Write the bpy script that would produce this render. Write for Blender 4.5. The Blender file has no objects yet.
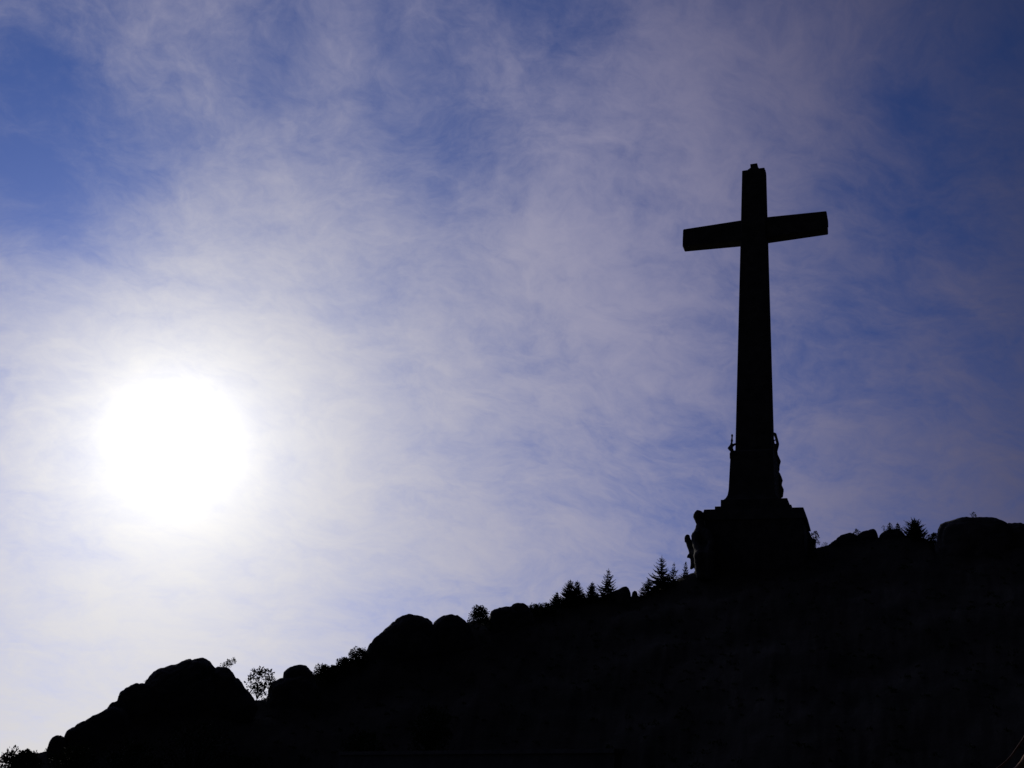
import bpy, bmesh, math, random
from mathutils import Vector, Matrix, noise
S = bpy.context.scene
COL = S.collection
rad = math.radians

# ------------------------------------------------------------------ camera
FPX, PITCH, ROLL, EYE = 1000.0, rad(25.0), rad(6.37), 1.65
_F = Vector((0, math.cos(PITCH), math.sin(PITCH)))
_U0 = Vector((0, -math.sin(PITCH), math.cos(PITCH)))
_R0 = Vector((1, 0, 0))
CR = _R0 * math.cos(ROLL) + _U0 * math.sin(ROLL)
CU = -_R0 * math.sin(ROLL) + _U0 * math.cos(ROLL)
cd = bpy.data.cameras.new('camera')
cd.sensor_width = 36.0
cd.lens = 36.0 * FPX / 1024.0
cd.clip_start, cd.clip_end = 0.1, 20000
cam = bpy.data.objects.new('camera', cd)
COL.objects.link(cam)
m = Matrix((CR, CU, -_F)).transposed().to_4x4()
m.translation = Vector((0, 0, EYE))
cam.matrix_world = m
S.camera = cam

def ray(x, y):
    return (_F + CR * ((x - 512) / FPX) - CU * ((y - 384) / FPX)).normalized()
def at(x, y, D):
    """world point seen at that pixel, D metres away over the ground"""
    v = ray(x, y); k = D / math.hypot(v.x, v.y)
    return Vector((v.x * k, v.y * k, EYE + v.z * k))
def azel(x, y):
    v = ray(x, y)
    return math.degrees(math.atan2(v.x, v.y)), math.asin(v.z)

# ------------------------------------------------------------------ sky, sun, exposure
SUN = ray(175, 440)
SUN_EL = math.asin(SUN.z)
SUN_AZ = math.atan2(SUN.x, SUN.y)          # clockwise from +Y

class Nodes:
    def __init__(s, tree): s.t = tree
    def new(s, kind, **kw):
        n = s.t.nodes.new(kind)
        for k, v in kw.items(): setattr(n, k, v)
        return n
    def put(s, sock, v):
        if hasattr(v, 'is_output'): s.t.links.new(v, sock)
        else: sock.default_value = v
    def M(s, op, a, b=0.0, c=0.0, clamp=False):
        n = s.new('ShaderNodeMath', operation=op, use_clamp=clamp)
        s.put(n.inputs[0], a); s.put(n.inputs[1], b)
        if op in ('MULTIPLY_ADD',): s.put(n.inputs[2], c)
        return n.outputs[0]
    def V(s, op, a, b=None, scale=None):
        n = s.new('ShaderNodeVectorMath', operation=op)
        s.put(n.inputs[0], a)
        if b is not None: s.put(n.inputs[1], b)
        if scale is not None: s.put(n.inputs['Scale'], scale)
        return n.outputs['Value'] if op in ('DOT_PRODUCT', 'LENGTH', 'DISTANCE') else n.outputs['Vector']
    def noise(s, vec, scale, detail=6.0, rough=0.55, dist=0.0, color=False):
        n = s.new('ShaderNodeTexNoise')
        s.put(n.inputs['Vector'], vec)
        n.inputs['Scale'].default_value = scale; n.inputs['Detail'].default_value = detail
        n.inputs['Roughness'].default_value = rough; n.inputs['Distortion'].default_value = dist
        return n.outputs['Color'] if color else n.outputs['Fac']
    def ramp(s, v, lo, hi, a=0.0, b=1.0, smooth=True):
        n = s.new('ShaderNodeMapRange')
        n.interpolation_type = 'SMOOTHSTEP' if smooth else 'LINEAR'
        s.put(n.inputs['Value'], v)
        n.inputs['From Min'].default_value = lo; n.inputs['From Max'].default_value = hi
        n.inputs['To Min'].default_value = a; n.inputs['To Max'].default_value = b
        return n.outputs['Result']
    def rgb(s, r, g, b):
        n = s.new('ShaderNodeCombineXYZ')
        for i, v in enumerate((r, g, b)): s.put(n.inputs[i], v)
        return n.outputs[0]

world = bpy.data.worlds.new('World'); S.world = world
world.use_nodes = True
wt = world.node_tree; wt.nodes.clear()
W = Nodes(wt)
STR = 0.1
CLOUD = 2.0 / STR                     # cloud radiance in the same units as the sky
dirv = W.V('NORMALIZE', W.new('ShaderNodeTexCoord').outputs['Generated'])
sep = W.new('ShaderNodeSeparateXYZ'); W.put(sep.inputs[0], dirv)
nx, ny, nz = sep.outputs
sky = W.new('ShaderNodeTexSky', sky_type='NISHITA')
sky.sun_disc = False
sky.sun_elevation = SUN_EL
sky.sun_rotation = SUN_AZ
sky.altitude = 1200; sky.air_density = 1.0; sky.dust_density = 0.6; sky.ozone_density = 2.0
# angle from the sun
cosT = W.V('DOT_PRODUCT', dirv, tuple(SUN))
ang = W.M('ARCCOSINE', W.M('MINIMUM', W.M('MAXIMUM', cosT, -1.0), 1.0))
def expo(k): return W.M('EXPONENT', W.M('MULTIPLY', ang, -1.0 / k))
def gaus(k):
    q = W.M('DIVIDE', ang, k)
    return W.M('EXPONENT', W.M('MULTIPLY', W.M('MULTIPLY', q, q), -1.0))
# thin cirrus spread on a flat high layer (so it closes up towards the horizon)
up = W.M('ADD', W.M('MAXIMUM', nz, 0.0), 0.34)
px = W.M('DIVIDE', nx, up); py = W.M('DIVIDE', ny, up)
lay = W.rgb(px, py, 0.37)
warp = W.V('SCALE', W.V('SUBTRACT', W.noise(lay, 1.3, 4, 0.5, color=True), (0.5, 0.5, 0.5)), scale=0.35)
lay2 = W.V('ADD', lay, warp)
warp2 = W.V('SCALE', W.V('SUBTRACT', W.noise(lay2, 6.0, 4, 0.55, color=True), (0.5, 0.5, 0.5)), scale=0.11)
lay2 = W.V('ADD', lay2, warp2)
rot = W.new('ShaderNodeMapping'); rot.inputs['Rotation'].default_value = (0, 0, rad(24)); rot.inputs['Scale'].default_value = (0.75, 1.5, 1)
W.put(rot.inputs['Vector'], lay2)
big = W.noise(lay2, 3.0, 10, 0.6)
fine = W.noise(lay2, 11.0, 10, 0.66)
fleck = W.noise(lay2, 34.0, 6, 0.65)
streak = W.noise(rot.outputs[0], 6.0, 10, 0.66)
# where the veil is thicker or opens to blue: (pixel x, y, radius px, amount)
LOBES = [(40, 185, 95, -0.80), (25, 70, 100, -0.38), (400, 130, 75, -0.22), (470, 175, 70, -0.16), (560, 40, 120, -0.30),
         (290, 15, 80, -0.40), (420, 60, 70, -0.20), (900, 260, 150, -0.06), (1000, 60, 120, -0.30), (900, 120, 70, -0.12), (870, 330, 110, -0.10), (690, 455, 60, -0.22),
         (240, 125, 85, -0.22), (420, 150, 90, -0.10), (345, 52, 36, 0.30), (310, 200, 120, 0.05), (640, 200, 140, 0.42), (640, 80, 60, 0.22), (520, 350, 150, 0.10),
         (830, 470, 80, 0.16), (790, 90, 90, 0.30), (60, 540, 80, -0.16), (10, 380, 60, -0.1), (400, 610, 50, -0.08), (420, 520, 90, 0.16), (130, 40, 50, 0.12), (90, 130, 60, -0.1), (300, 280, 60, 0.10),
         (560, 540, 90, 0.16), (650, 340, 100, 0.20), (960, 440, 90, 0.15)]
veil = None
for (x, y, r_, a_) in LOBES:
    d_ = ray(x, y); s_ = r_ / FPX
    # exp(-(angle/s)^2) through the chord between the two directions
    e = W.M('EXPONENT', W.M('MULTIPLY', W.M('SUBTRACT', W.V('DOT_PRODUCT', dirv, tuple(d_)), 1.0), 2.0 / (s_ * s_)))
    veil = W.M('MULTIPLY', e, a_) if veil is None else W.M('MULTIPLY_ADD', e, a_, veil)
mixn = W.M('MULTIPLY_ADD', big, 0.29, W.M('MULTIPLY_ADD', fine, 0.33, W.M('MULTIPLY_ADD', fleck, 0.17, W.M('MULTIPLY', streak, 0.21))))
dens = W.M('ADD', W.M('MULTIPLY_ADD', W.M('SUBTRACT', mixn, 0.5), W.ramp(ang, 0.08, 0.62, 2.6, 4.8), 0.42), veil)
low = W.M('EXPONENT', W.M('MULTIPLY', W.M('MAXIMUM', nz, 0.0), -6.5))      # milky air low over the ridge
dens = W.M('MULTIPLY_ADD', gaus(0.22), 0.40, dens)
dens = W.M('MULTIPLY_ADD', W.M('MULTIPLY', low, expo(0.35)), 1.3, dens)
cover = W.ramp(dens, -0.55, 1.3, 0.02, 1.0)
haze = W.M('MULTIPLY', W.M('MULTIPLY', low, expo(0.33)), 0.80)
light = W.M('MULTIPLY', expo(0.5), 0.68)   # light scattered forward by the veil
light = W.M('MULTIPLY', W.M('MULTIPLY', light, cover), W.ramp(ang, 0.42, 0.95, 1.0, 0.44))
bluer = W.M('MINIMUM', W.M('MULTIPLY_ADD', ang, 1.15, W.M('MULTIPLY_ADD', low, -0.30, 0.87)), 1.72)
glow = W.M('ADD', W.M('MULTIPLY', gaus(0.040), 0.45), W.M('MULTIPLY', expo(0.088), W.M('MULTIPLY_ADD', cover, 0.40, 0.38)))
def tinted(v, c): return W.rgb(*[W.M('MULTIPLY', v, k) for k in c])
# added falloff: clear blue dims away from the sun, unseen sky keeps hill dark
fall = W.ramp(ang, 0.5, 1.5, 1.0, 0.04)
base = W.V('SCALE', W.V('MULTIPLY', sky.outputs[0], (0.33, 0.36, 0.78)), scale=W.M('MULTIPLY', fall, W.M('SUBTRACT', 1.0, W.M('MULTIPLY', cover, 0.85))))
blue = W.M('MULTIPLY', expo(0.42), W.M('SUBTRACT', 1.0, cover))
tot = W.V('ADD', W.rgb(light, W.M('MULTIPLY', light, 0.975), W.M('MULTIPLY', light, bluer)), tinted(haze, (0.95, 0.92, 0.86)))
tot = W.V('ADD', tot, tinted(glow, (1.0, 0.985, 0.95)))
tot = W.V('ADD', tot, tinted(blue, (0.025, 0.098, 0.31)))
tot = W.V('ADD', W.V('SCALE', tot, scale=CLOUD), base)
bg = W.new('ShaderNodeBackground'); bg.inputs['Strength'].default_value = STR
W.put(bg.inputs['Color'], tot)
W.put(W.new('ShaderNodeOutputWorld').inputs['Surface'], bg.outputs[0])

sl = bpy.data.lights.new('sun', 'SUN'); sl.energy = 2.0; sl.angle = rad(0.5); sl.color = (1.0, 0.93, 0.82)
so = bpy.data.objects.new('sun', sl); COL.objects.link(so)
so.rotation_euler = SUN.to_track_quat('Z', 'Y').to_euler()
so.location = (0, 0, 400)

S.view_settings.view_transform = 'Standard'
S.view_settings.look = 'None'
S.view_settings.exposure = -1.0
S.view_settings.gamma = 1.0

# ------------------------------------------------------------------ materials
def material(name, c1, c2, scale, bump=0.3, rough=0.9, bscale=None, detail=8):
    mt = bpy.data.materials.new(name); mt.use_nodes = True
    n = Nodes(mt.node_tree)
    bs = next(q for q in mt.node_tree.nodes if q.type == 'BSDF_PRINCIPLED')
    bs.inputs['Roughness'].default_value = rough
    bs.inputs['Specular IOR Level'].default_value = 0.12
    co = n.new('ShaderNodeTexCoord').outputs['Object']
    f = n.noise(co, scale, detail, 0.6, 0.2)
    mx = n.new('ShaderNodeMix', data_type='RGBA')
    n.put(mx.inputs['Factor'], n.ramp(f, 0.32, 0.68))
    mx.inputs[6].default_value = (*c1, 1); mx.inputs[7].default_value = (*c2, 1)
    n.put(bs.inputs['Base Color'], mx.outputs[2])
    if bump:
        b = n.new('ShaderNodeBump'); b.inputs['Strength'].default_value = bump
        b.inputs['Distance'].default_value = 0.3
        n.put(b.inputs['Height'], n.noise(co, bscale or scale * 4, 6, 0.65))
        n.put(bs.inputs['Normal'], b.outputs[0])
    return mt
M_GRANITE = material('granite', (0.055, 0.053, 0.05), (0.11, 0.105, 0.095), 0.25, 0.6, 0.95, 1.3)
M_LICHEN = material('lichen_granite', (0.08, 0.08, 0.07), (0.17, 0.165, 0.14), 0.4, 0.6, 0.95, 1.6)
M_SOIL = material('hill_soil', (0.035, 0.033, 0.022), (0.07, 0.062, 0.046), 0.08, 0.7, 1.0, 0.8)
M_PINE = material('pine_needles', (0.018, 0.035, 0.016), (0.035, 0.06, 0.025), 0.8, 0, 0.9)
M_LEAF = material('dark_leaves', (0.03, 0.045, 0.015), (0.055, 0.075, 0.025), 0.8, 0, 0.9)
M_BARK = material('bark', (0.04, 0.03, 0.022), (0.08, 0.06, 0.045), 2.0, 0.4, 0.95)
M_PAVE = material('paving_stone', (0.13, 0.12, 0.11), (0.20, 0.185, 0.165), 0.6, 0.2, 0.9)
M_ASPHALT = material('forecourt_asphalt', (0.04, 0.04, 0.04), (0.06, 0.06, 0.058), 0.6, 0.2, 0.95)
M_STATUE = material('carved_stone', (0.06, 0.06, 0.058), (0.11, 0.107, 0.10), 0.5, 0.4, 0.9, 2.0)

def block_stone(name, c1, c2, bw, bh):
    """squared granite blocks laid in courses, joints as shallow grooves"""
    mt = material(name, c1, c2, 0.35, 0.35, 0.92, 1.5)
    n = Nodes(mt.node_tree)
    bs = next(q for q in mt.node_tree.nodes if q.type == 'BSDF_PRINCIPLED')
    old = bs.inputs['Normal'].links[0].from_node
    geo = n.new('ShaderNodeTexCoord').outputs['Object']
    sp = n.new('ShaderNodeSeparateXYZ'); n.put(sp.inputs[0], geo)
    uv = n.rgb(n.M('ADD', sp.outputs[0], sp.outputs[1]), sp.outputs[2], 0.0)
    br = n.new('ShaderNodeTexBrick')
    n.put(br.inputs['Vector'], uv)
    br.inputs['Scale'].default_value = 1.0
    br.inputs['Brick Width'].default_value = bw; br.inputs['Row Height'].default_value = bh
    br.inputs['Mortar Size'].default_value = 0.03
    b2 = n.new('ShaderNodeBump'); b2.invert = True
    b2.inputs['Strength'].default_value = 0.6; b2.inputs['Distance'].default_value = 0.08
    n.put(b2.inputs['Height'], br.outputs['Fac']); n.put(b2.inputs['Normal'], old.outputs[0])
    n.put(bs.inputs['Normal'], b2.outputs[0])
    return mt
M_BLOCK = block_stone('granite_blocks', (0.06, 0.06, 0.058), (0.11, 0.107, 0.10), 2.2, 1.0)
M_WALL = block_stone('wall_blocks', (0.04, 0.04, 0.04), (0.075, 0.073, 0.07), 1.2, 0.5)

# ------------------------------------------------------------------ object helpers
def mesh_obj(name, verts, faces, mat, parent=None, smooth=False):
    me = bpy.data.meshes.new(name)
    me.from_pydata([tuple(v) for v in verts], [], faces)
    me.materials.append(mat); me.update()
    if smooth:
        for p in me.polygons: p.use_smooth = True
    o = bpy.data.objects.new(name, me); COL.objects.link(o)
    if parent: o.parent = parent
    return o
def thing(name, label, cat, loc=(0, 0, 0), rz=0.0, group=None):
    o = bpy.data.objects.new(name, None); COL.objects.link(o)
    o.location = loc; o.rotation_euler = (0, 0, rz)
    o.empty_display_size = 1
    return tag(o, label, cat, group)
def tag(o, label, cat, group=None):
    o['label'] = label; o['category'] = cat
    if group: o['group'] = group
    return o
def structure(o, kind='structure'):
    o['kind'] = kind; return o

class MB:
    def __init__(s): s.v = []; s.f = []
    def add(s, vs, fs):
        b = len(s.v); s.v += [Vector(v) for v in vs]; s.f += [tuple(b + i for i in q) for q in fs]
    def frustum(s, z0, z1, hx0, hy0, hx1, hy1, cx=0, cy=0, cham=0.0):
        """square-based block, corners cut by cham"""
        rings = []
        for z, hx, hy in ((z0, hx0, hy0), (z1, hx1, hy1)):
            c = cham
            rings.append([(cx + a, cy + b, z) for a, b in
                          ((hx - c, -hy), (hx, -hy + c), (hx, hy - c), (hx - c, hy), (-hx + c, hy), (-hx, hy - c), (-hx, -hy + c), (-hx + c, -hy))]
                         if c else [(cx + a, cy + b, z) for a, b in ((hx, -hy), (hx, hy), (-hx, hy), (-hx, -hy))])
        s.loft(rings)
    def loft(s, rings, caps=True):
        n = len(rings[0]); b = len(s.v)
        for r in rings: s.v += [Vector(p) for p in r]
        for k in range(len(rings) - 1):
            for i in range(n):
                j = (i + 1) % n
                s.f.append((b + k * n + i, b + k * n + j, b + (k + 1) * n + j, b + (k + 1) * n + i))
        if caps:
            s.f.append(tuple(b + i for i in reversed(range(n))))
            s.f.append(tuple(b + (len(rings) - 1) * n + i for i in range(n)))
    def tube(s, pts, radii, n=6):
        pts = [Vector(p) for p in pts]; rings = []
        for i, p in enumerate(pts):
            t = (pts[min(i + 1, len(pts) - 1)] - pts[max(i - 1, 0)]).normalized()
            a = t.cross(Vector((0, 0, 1)) if abs(t.z) < 0.9 else Vector((1, 0, 0))).normalized(); c = t.cross(a)
            rings.append([p + (a * math.cos(k * math.tau / n) + c * math.sin(k * math.tau / n)) * radii[i] for k in range(n)])
        s.loft(rings)
    def leaf(s, p, t, L, w, rng):
        """one small pointed leaf, folded a little"""
        t = t.normalized()
        a = t.cross(Vector((rng.uniform(-1, 1), rng.uniform(-1, 1), rng.uniform(-1, 1))))
        a = a.normalized() * w if a.length > 1e-4 else Vector((w, 0, 0))
        s.add([p, p + t * L * 0.5 + a, p + t * L, p + t * L * 0.5 - a], [(0, 1, 2, 3)])
    def build(s, name, mat, parent=None, smooth=False):
        return mesh_obj(name, s.v, s.f, mat, parent, smooth)

def bevel(o, w, seg=2):
    bm = bmesh.new(); bm.from_mesh(o.data)
    bmesh.ops.recalc_face_normals(bm, faces=bm.faces)
    bmesh.ops.bevel(bm, geom=[e for e in bm.edges if e.is_manifold and e.calc_face_angle(0) > 0.5], offset=w, segments=seg, affect='EDGES', profile=0.6)
    bm.to_mesh(o.data); bm.free()
    return o

def lerp_table(tab, x):
    if x <= tab[0][0]: return tab[0][1]
    for (a, va), (b, vb) in zip(tab, tab[1:]):
        if x <= b: return va + (vb - va) * (x - a) / (b - a)
    return tab[-1][1]
def sm(t):
    t = max(0.0, min(1.0, t)); return t * t * (3 - 2 * t)

# ------------------------------------------------------------------ the hill and the ground, one sheet
RIDGE = [(0, 776), (20, 757), (27, 753.4), (38, 752.8), (47, 750.5), (65, 743), (107, 717), (145, 692), (213, 678), (240, 694), (252, 701), (260, 700.5),
         (268, 697), (283, 684), (314, 676), (334, 669), (350, 660), (366, 657), (384, 641), (434, 628), (466, 622), (489, 618), (510, 611), (530, 608),
         (549, 606), (560, 604), (600, 597), (630, 597), (641, 596), (660, 588), (685, 576), (696, 571.5), (720, 566), (750, 561), (790, 555), (814, 549),
         (826, 545.5), (833, 543.5), (857, 539), (880, 539), (903, 537), (931, 541), (938, 547), (1010, 540), (1024, 540)]
SKY = [azel(*q) for q in RIDGE]
SKY = [(-90, 0.0), (-55, 0.004), (-32, 0.010)] + SKY + [(40, 0.27), (55, 0.17), (80, 0.0)]
DIST = [(-80, 200), (-23, 222), (-15, 232), (-8, 246), (0, 268), (8, 282), (14, 290), (20, 296), (33, 285), (80, 240)]
def dist(a): return lerp_table(DIST, a)
T33 = math.tan(rad(34))
_SM = {}
def smooth_el(a):
    k = round(a, 2)
    if k not in _SM: _SM[k] = sum(lerp_table(SKY, a + q * 0.6) for q in range(-8, 9)) / 17
    return _SM[k]
def ground_z(a, r):
    """a = degrees clockwise from +Y, r = metres from the camera"""
    if abs(a) > 90: return 0.0
    D = dist(a); H = D * math.tan(lerp_table(SKY, a)) + EYE * sm((80 - abs(a)) / 40)
    if H <= 0.05: return 0.0
    x, y = r * math.sin(rad(a)), r * math.cos(rad(a))
    nb = noise.fractal(Vector((x, y, 3.0)) * 0.045, 0.6, 2.1, 5)
    ns = noise.fractal(Vector((x, y, 9.0)) * 0.35, 0.6, 2.1, 4)
    if r <= D:
        w_ = sm((D - r) / 22.0)
        H = H * (1 - w_) + min(D * math.tan(smooth_el(a)) + EYE, H + 6) * w_
        h = H - (D - r) * T33
        h = 0.5 * (h + math.sqrt(h * h + 9.0)) - 1.3 * math.exp(-(D - r) / 6.0) * 0   # rounded foot of the slope
        h -= 0.5 * (math.sqrt(H * H + 9.0) - H)
        away = sm((D - r) / 14.0)
        h += (nb * 2.0 * away + ns * 0.22) * sm(h / 5.0)
    else:
        q = r - D
        h = H + ns * 0.2 - max(0.0, q - 45) * 0.20 - 0.02 * q + nb * sm(q / 30) * sm((400 - q) / 300) * 2
        h = max(h, 0.0)
    return max(h, 0.0)
def ground_at(x, y): return ground_z(math.degrees(math.atan2(x, y)), math.hypot(x, y))
azs = [-180 + 6 * i for i in range(15)] + [-90 + 2 * i for i in range(30)]
azs = [a for a in azs if a < -30] + [-30 + 0.1 * i for i in range(660)] + [36 + 2 * i for i in range(27)] + [90 + 6 * i for i in range(15)]
azs = sorted(set(round(a, 3) for a in azs))
rs = [0.5, 3, 8, 16, 30, 50, 70, 90]
NR = 72
verts, faces = [], []
RN = None
for a in azs:
    D = dist(a)
    rr = rs + [100 + (D - 100) * (k / 56) ** 0.85 for k in range(1, 57)] + [D + q for q in (1.5, 4, 8, 14, 22, 32, 45, 60, 90, 130, 190, 270, 360, 480, 800, 1800, 5000, 14000)]
    RN = len(rr)
    for r in rr:
        verts.append((r * math.sin(rad(a)), r * math.cos(rad(a)), ground_z(a, r)))
n = len(azs)
for i in range(n):
    j = (i + 1) % n
    for k in range(RN - 1):
        faces.append((i * RN + k, i * RN + k + 1, j * RN + k + 1, j * RN + k))
faces.append(tuple(i * RN for i in range(n)))
g = structure(mesh_obj('ground', verts, faces, M_SOIL, smooth=True))
# paved esplanade in front of the hill
MBp = MB(); K = 96
MBp.add([(150 * math.sin(k * math.tau / K), 150 * math.cos(k * math.tau / K) - 25, 0.006) for k in range(K)], [tuple(reversed(range(K)))])
structure(MBp.build('esplanade_pavement', M_ASPHALT))

# ------------------------------------------------------------------ granite domes and boulders of the ridge
def frame_at(p):
    """lateral and inward axes at a place, seen from the esplanade"""
    d = Vector((p.x, p.y, 0)).normalized()
    return Vector((d.y, -d.x, 0)), d
def rock(name, label, outline, D, depth=0.8, mat=None, seed=1, group='granite boulders and domes along the ridge', rough=0.5, sink=0.7):
    """a rounded solid rock; outline = its crest in profile, left to right"""
    pts = [at(x, y, D) for x, y in outline]
    mid = (pts[0] + pts[-1]) / 2
    lat, inw = frame_at(mid)
    prof = [((p - mid).dot(lat), p.z - mid.z) for p in pts]
    wid = (prof[-1][0] - prof[0][0]) / 2
    top = max(q[1] for q in prof)
    c0 = min(min(q[1] for q in prof), 0.0) - 0.15 * wid      # centre height
    prof = [(a, b - c0) for a, b in prof]
    pol = sorted((math.atan2(b, a), math.hypot(a, b)) for a, b in prof)
    base = wid * sink
    pol = [(-math.pi, pol[-1][1] * 0.98), (-math.pi / 2, max(base, 1.0)), ] + [q for q in pol] 
    pol = sorted(pol) + [(math.pi, pol[0][1])] if pol[-1][0] < math.pi else sorted(pol)
    bm = bmesh.new()
    bmesh.ops.create_icosphere(bm, subdivisions=6 if wid > 6 else 5, radius=1.0)
    rng = Vector((seed * 13.7, seed * 5.1, seed * 2.3))
    B = wid * depth
    for v in bm.verts:
        d = v.co.copy()                       # x lateral, y inward, z up
        ph = math.atan2(d.z, d.x); R = lerp_table(pol, ph)
        h = math.hypot(d.x, d.z)
        q = Vector((R * d.x / h * (h ** 0.75), B * (1 if d.y > 0 else -1) * abs(d.y) ** 0.85, R * d.z / h * (h ** 0.75))) if h > 1e-5 else Vector((0, B * d.y, 0))
        w_ = q * 0.5 / max(wid * 0.25, 0.6) + rng
        off = noise.fractal(w_, 0.7, 2.0, 5)
        crack = abs(noise.noise(w_ * 0.8 + Vector((4, 7, 1))))
        off = off * 0.15 * rough + 0.05 * rough * noise.noise(w_ * 5.0) - 0.14 * rough * max(0.0, 1 - crack * 8)
        # keep the crest, break up the flanks
        k = 0.5 + 0.5 * sm(abs(d.y) * 1.6)
        q *= 1 + off * k * min(1.0, 4.0 / max(wid, 1.0) + 0.35)
        v.co = q
    # stand it in the hillside
    rz = math.atan2(lat.y, lat.x)
    me = bpy.data.meshes.new(name)
    bm.to_mesh(me); bm.free()
    for p in me.polygons: p.use_smooth = True
    me.materials.append(mat or M_GRANITE)
    o = bpy.data.objects.new(name, me); COL.objects.link(o)
    o.location = mid + Vector((0, 0, c0)); o.rotation_euler = (0, 0, rz)
    return tag(o, label, 'boulder' if 'boulder' in name else 'rock', group)

rock('granite_boulder', 'small round granite boulder alone near the low left foot of the ridge', [(47, 752), (48, 745.5), (51, 739), (54, 736.2), (57, 735.2), (61, 735.6), (64.5, 737.6), (66.5, 743)], 221, 1.0, seed=1)
rock('rock_slab', 'long smooth sloping granite slab rising right from the small round boulder', [(64, 741), (65.4, 734.2), (67.4, 731.4), (74.2, 726), (86, 719.7), (97.7, 713.8), (107.4, 709.2), (116, 706), (126, 712)], 222, 0.6, seed=2)
rock('granite_boulder', 'small ledge of granite at the upper end of the long sloping slab', [(106, 712), (108, 707), (111, 703.3), (114, 701.6), (118, 700), (124, 701), (128, 706)], 224, 0.9, seed=3)
rock('granite_boulder', 'stepped granite block just left of the great leftmost dome', [(116, 706), (117.6, 698.5), (119.3, 692.7), (123, 689.3), (128, 686.6), (136.7, 683.4), (144, 683.6), (152, 687), (158, 696)], 226, 0.8, seed=4)
rock('granite_dome', 'great smooth granite dome crowning the left end of the ridge', [(141, 696), (145, 683), (147.5, 678.5), (154.3, 672.2), (166, 667.4), (175.5, 665.2), (181.6, 661.6), (187, 660.2), (195, 659), (203, 659.2), (209, 662), (213, 667.5), (219, 680), (222, 692)], 229, 0.75, seed=5)
rock('granite_dome', 'broken granite shoulder on the right flank of the great dome, beside the lacy small tree', [(205, 682), (209, 669), (214, 667), (222, 667), (227.5, 667.9), (231.8, 671), (234.7, 677), (240.5, 681.8), (244.5, 688.6), (250.5, 694.3), (255, 701), (258, 708)], 228.6, 0.7, seed=6)
rock('granite_boulder', 'low granite ledge right of the lacy small tree, under the square block', [(266, 706), (267.8, 696), (269, 688.6), (271.8, 682), (276, 680), (283, 677.8), (296, 676), (310, 680), (318, 688)], 237, 0.8, seed=7)
rock('granite_boulder', 'square topped granite block between the lacy small tree and the round dark shrubs', [(281, 686), (282.8, 678), (283.8, 672), (289.4, 667.8), (295, 666), (301.5, 664.7), (306.6, 665.5), (310.5, 671), (313.5, 675.5), (316, 684)], 238, 0.8, seed=8, rough=0.35)
rock('granite_boulder', 'stepped dark rock stair climbing to the tallest dome in mid ridge', [(361, 664), (364, 653.5), (367, 650), (369.4, 644.8), (371.5, 643.4), (373, 639.6), (376, 637.2), (381, 633.6), (384.5, 632.5), (394, 636), (402, 650)], 250, 0.7, seed=9, rough=0.35)
rock('granite_dome', 'tallest round granite dome at mid ridge, left one of a touching pair', [(377, 650), (382.5, 633), (385, 629.8), (389.4, 625.6), (397, 619.6), (404, 616.2), (411, 614.7), (420.6, 615.8), (428, 618.8), (432, 622), (436, 630), (439, 645)], 252, 0.75, seed=10, rough=0.4)
rock('granite_dome', 'lower round granite dome at mid ridge, right one of a touching pair', [(426, 646), (431, 630), (434.5, 622.5), (441, 617.4), (449.6, 615.3), (457.6, 616.8), (464, 621), (470, 628), (474, 642)], 254, 0.75, seed=11, rough=0.4)
rock('granite_boulder', 'rounded dark boulder just right of the bushy pine in the gap', [(486, 632), (488.6, 620), (491.5, 612), (496, 609.5), (503, 607.3), (510, 606.8), (516, 611), (520, 624)], 262, 0.8, seed=12)
rock('granite_boulder', 'flat topped boulder left of the low scrub and the first conifers', [(504, 622), (508, 609), (511, 605.6), (516, 603.9), (522.6, 603.8), (527, 606), (531, 612), (534, 622)], 264, 0.8, seed=13)
rock('granite_boulder', 'wedge shaped boulder with a steep right side, right of the tall spiky fir', [(598, 608), (605, 597), (612, 592.8), (618, 590), (623, 587.6), (626.2, 587.1), (628.6, 588.6), (630.2, 593), (631.5, 600), (632, 610)], 281, 0.9, seed=14, rough=0.3)
rock('granite_boulder', 'small upright stone standing between the wedge shaped boulder and the fir grove', [(630.8, 604), (631.6, 596), (632.4, 592.2), (634.5, 590.7), (636.8, 591.4), (637.8, 596), (638.4, 604)], 282, 1.0, seed=15, rough=0.3)
rock('granite_boulder', 'low humped boulder nearest the right side of the monument pedestal', [(824, 556), (829, 545.5), (833, 542), (839, 538), (844, 535.2), (849, 533.8), (853, 534), (857, 537.5), (861, 548)], 297, 0.8, seed=16)
rock('granite_boulder', 'tilted block with a sharp right edge, among the rocks right of the monument', [(853, 549), (857, 537), (860.6, 532.7), (867, 530.8), (874.4, 529.2), (876.4, 532), (878.2, 538), (881, 549)], 297, 0.8, seed=17, rough=0.3)
rock('granite_boulder', 'rounded boulder under the two sparse young pines', [(876, 550), (879, 537.5), (882, 532.8), (887.5, 530.2), (894, 529.6), (901, 531.4), (905, 536), (909, 549)], 297, 0.8, seed=18)
rock('granite_dome', 'broad flat topped granite dome at the right edge of the ridge', [(934, 560), (937.6, 541), (938, 530), (940, 525.4), (945, 522.6), (950, 521.2), (962, 518.8), (975, 517.9), (988, 518), (997, 519.4), (1006, 523), (1014, 530), (1020, 545)], 288, 0.6, seed=19, rough=0.3)
rock('granite_dome', 'lower shoulder of rock cut off by the right edge of the picture', [(996, 545), (1003, 528), (1009, 523.6), (1018, 523.6), (1028, 526), (1040, 533), (1052, 552)], 289, 0.7, seed=20, rough=0.4)

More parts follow.
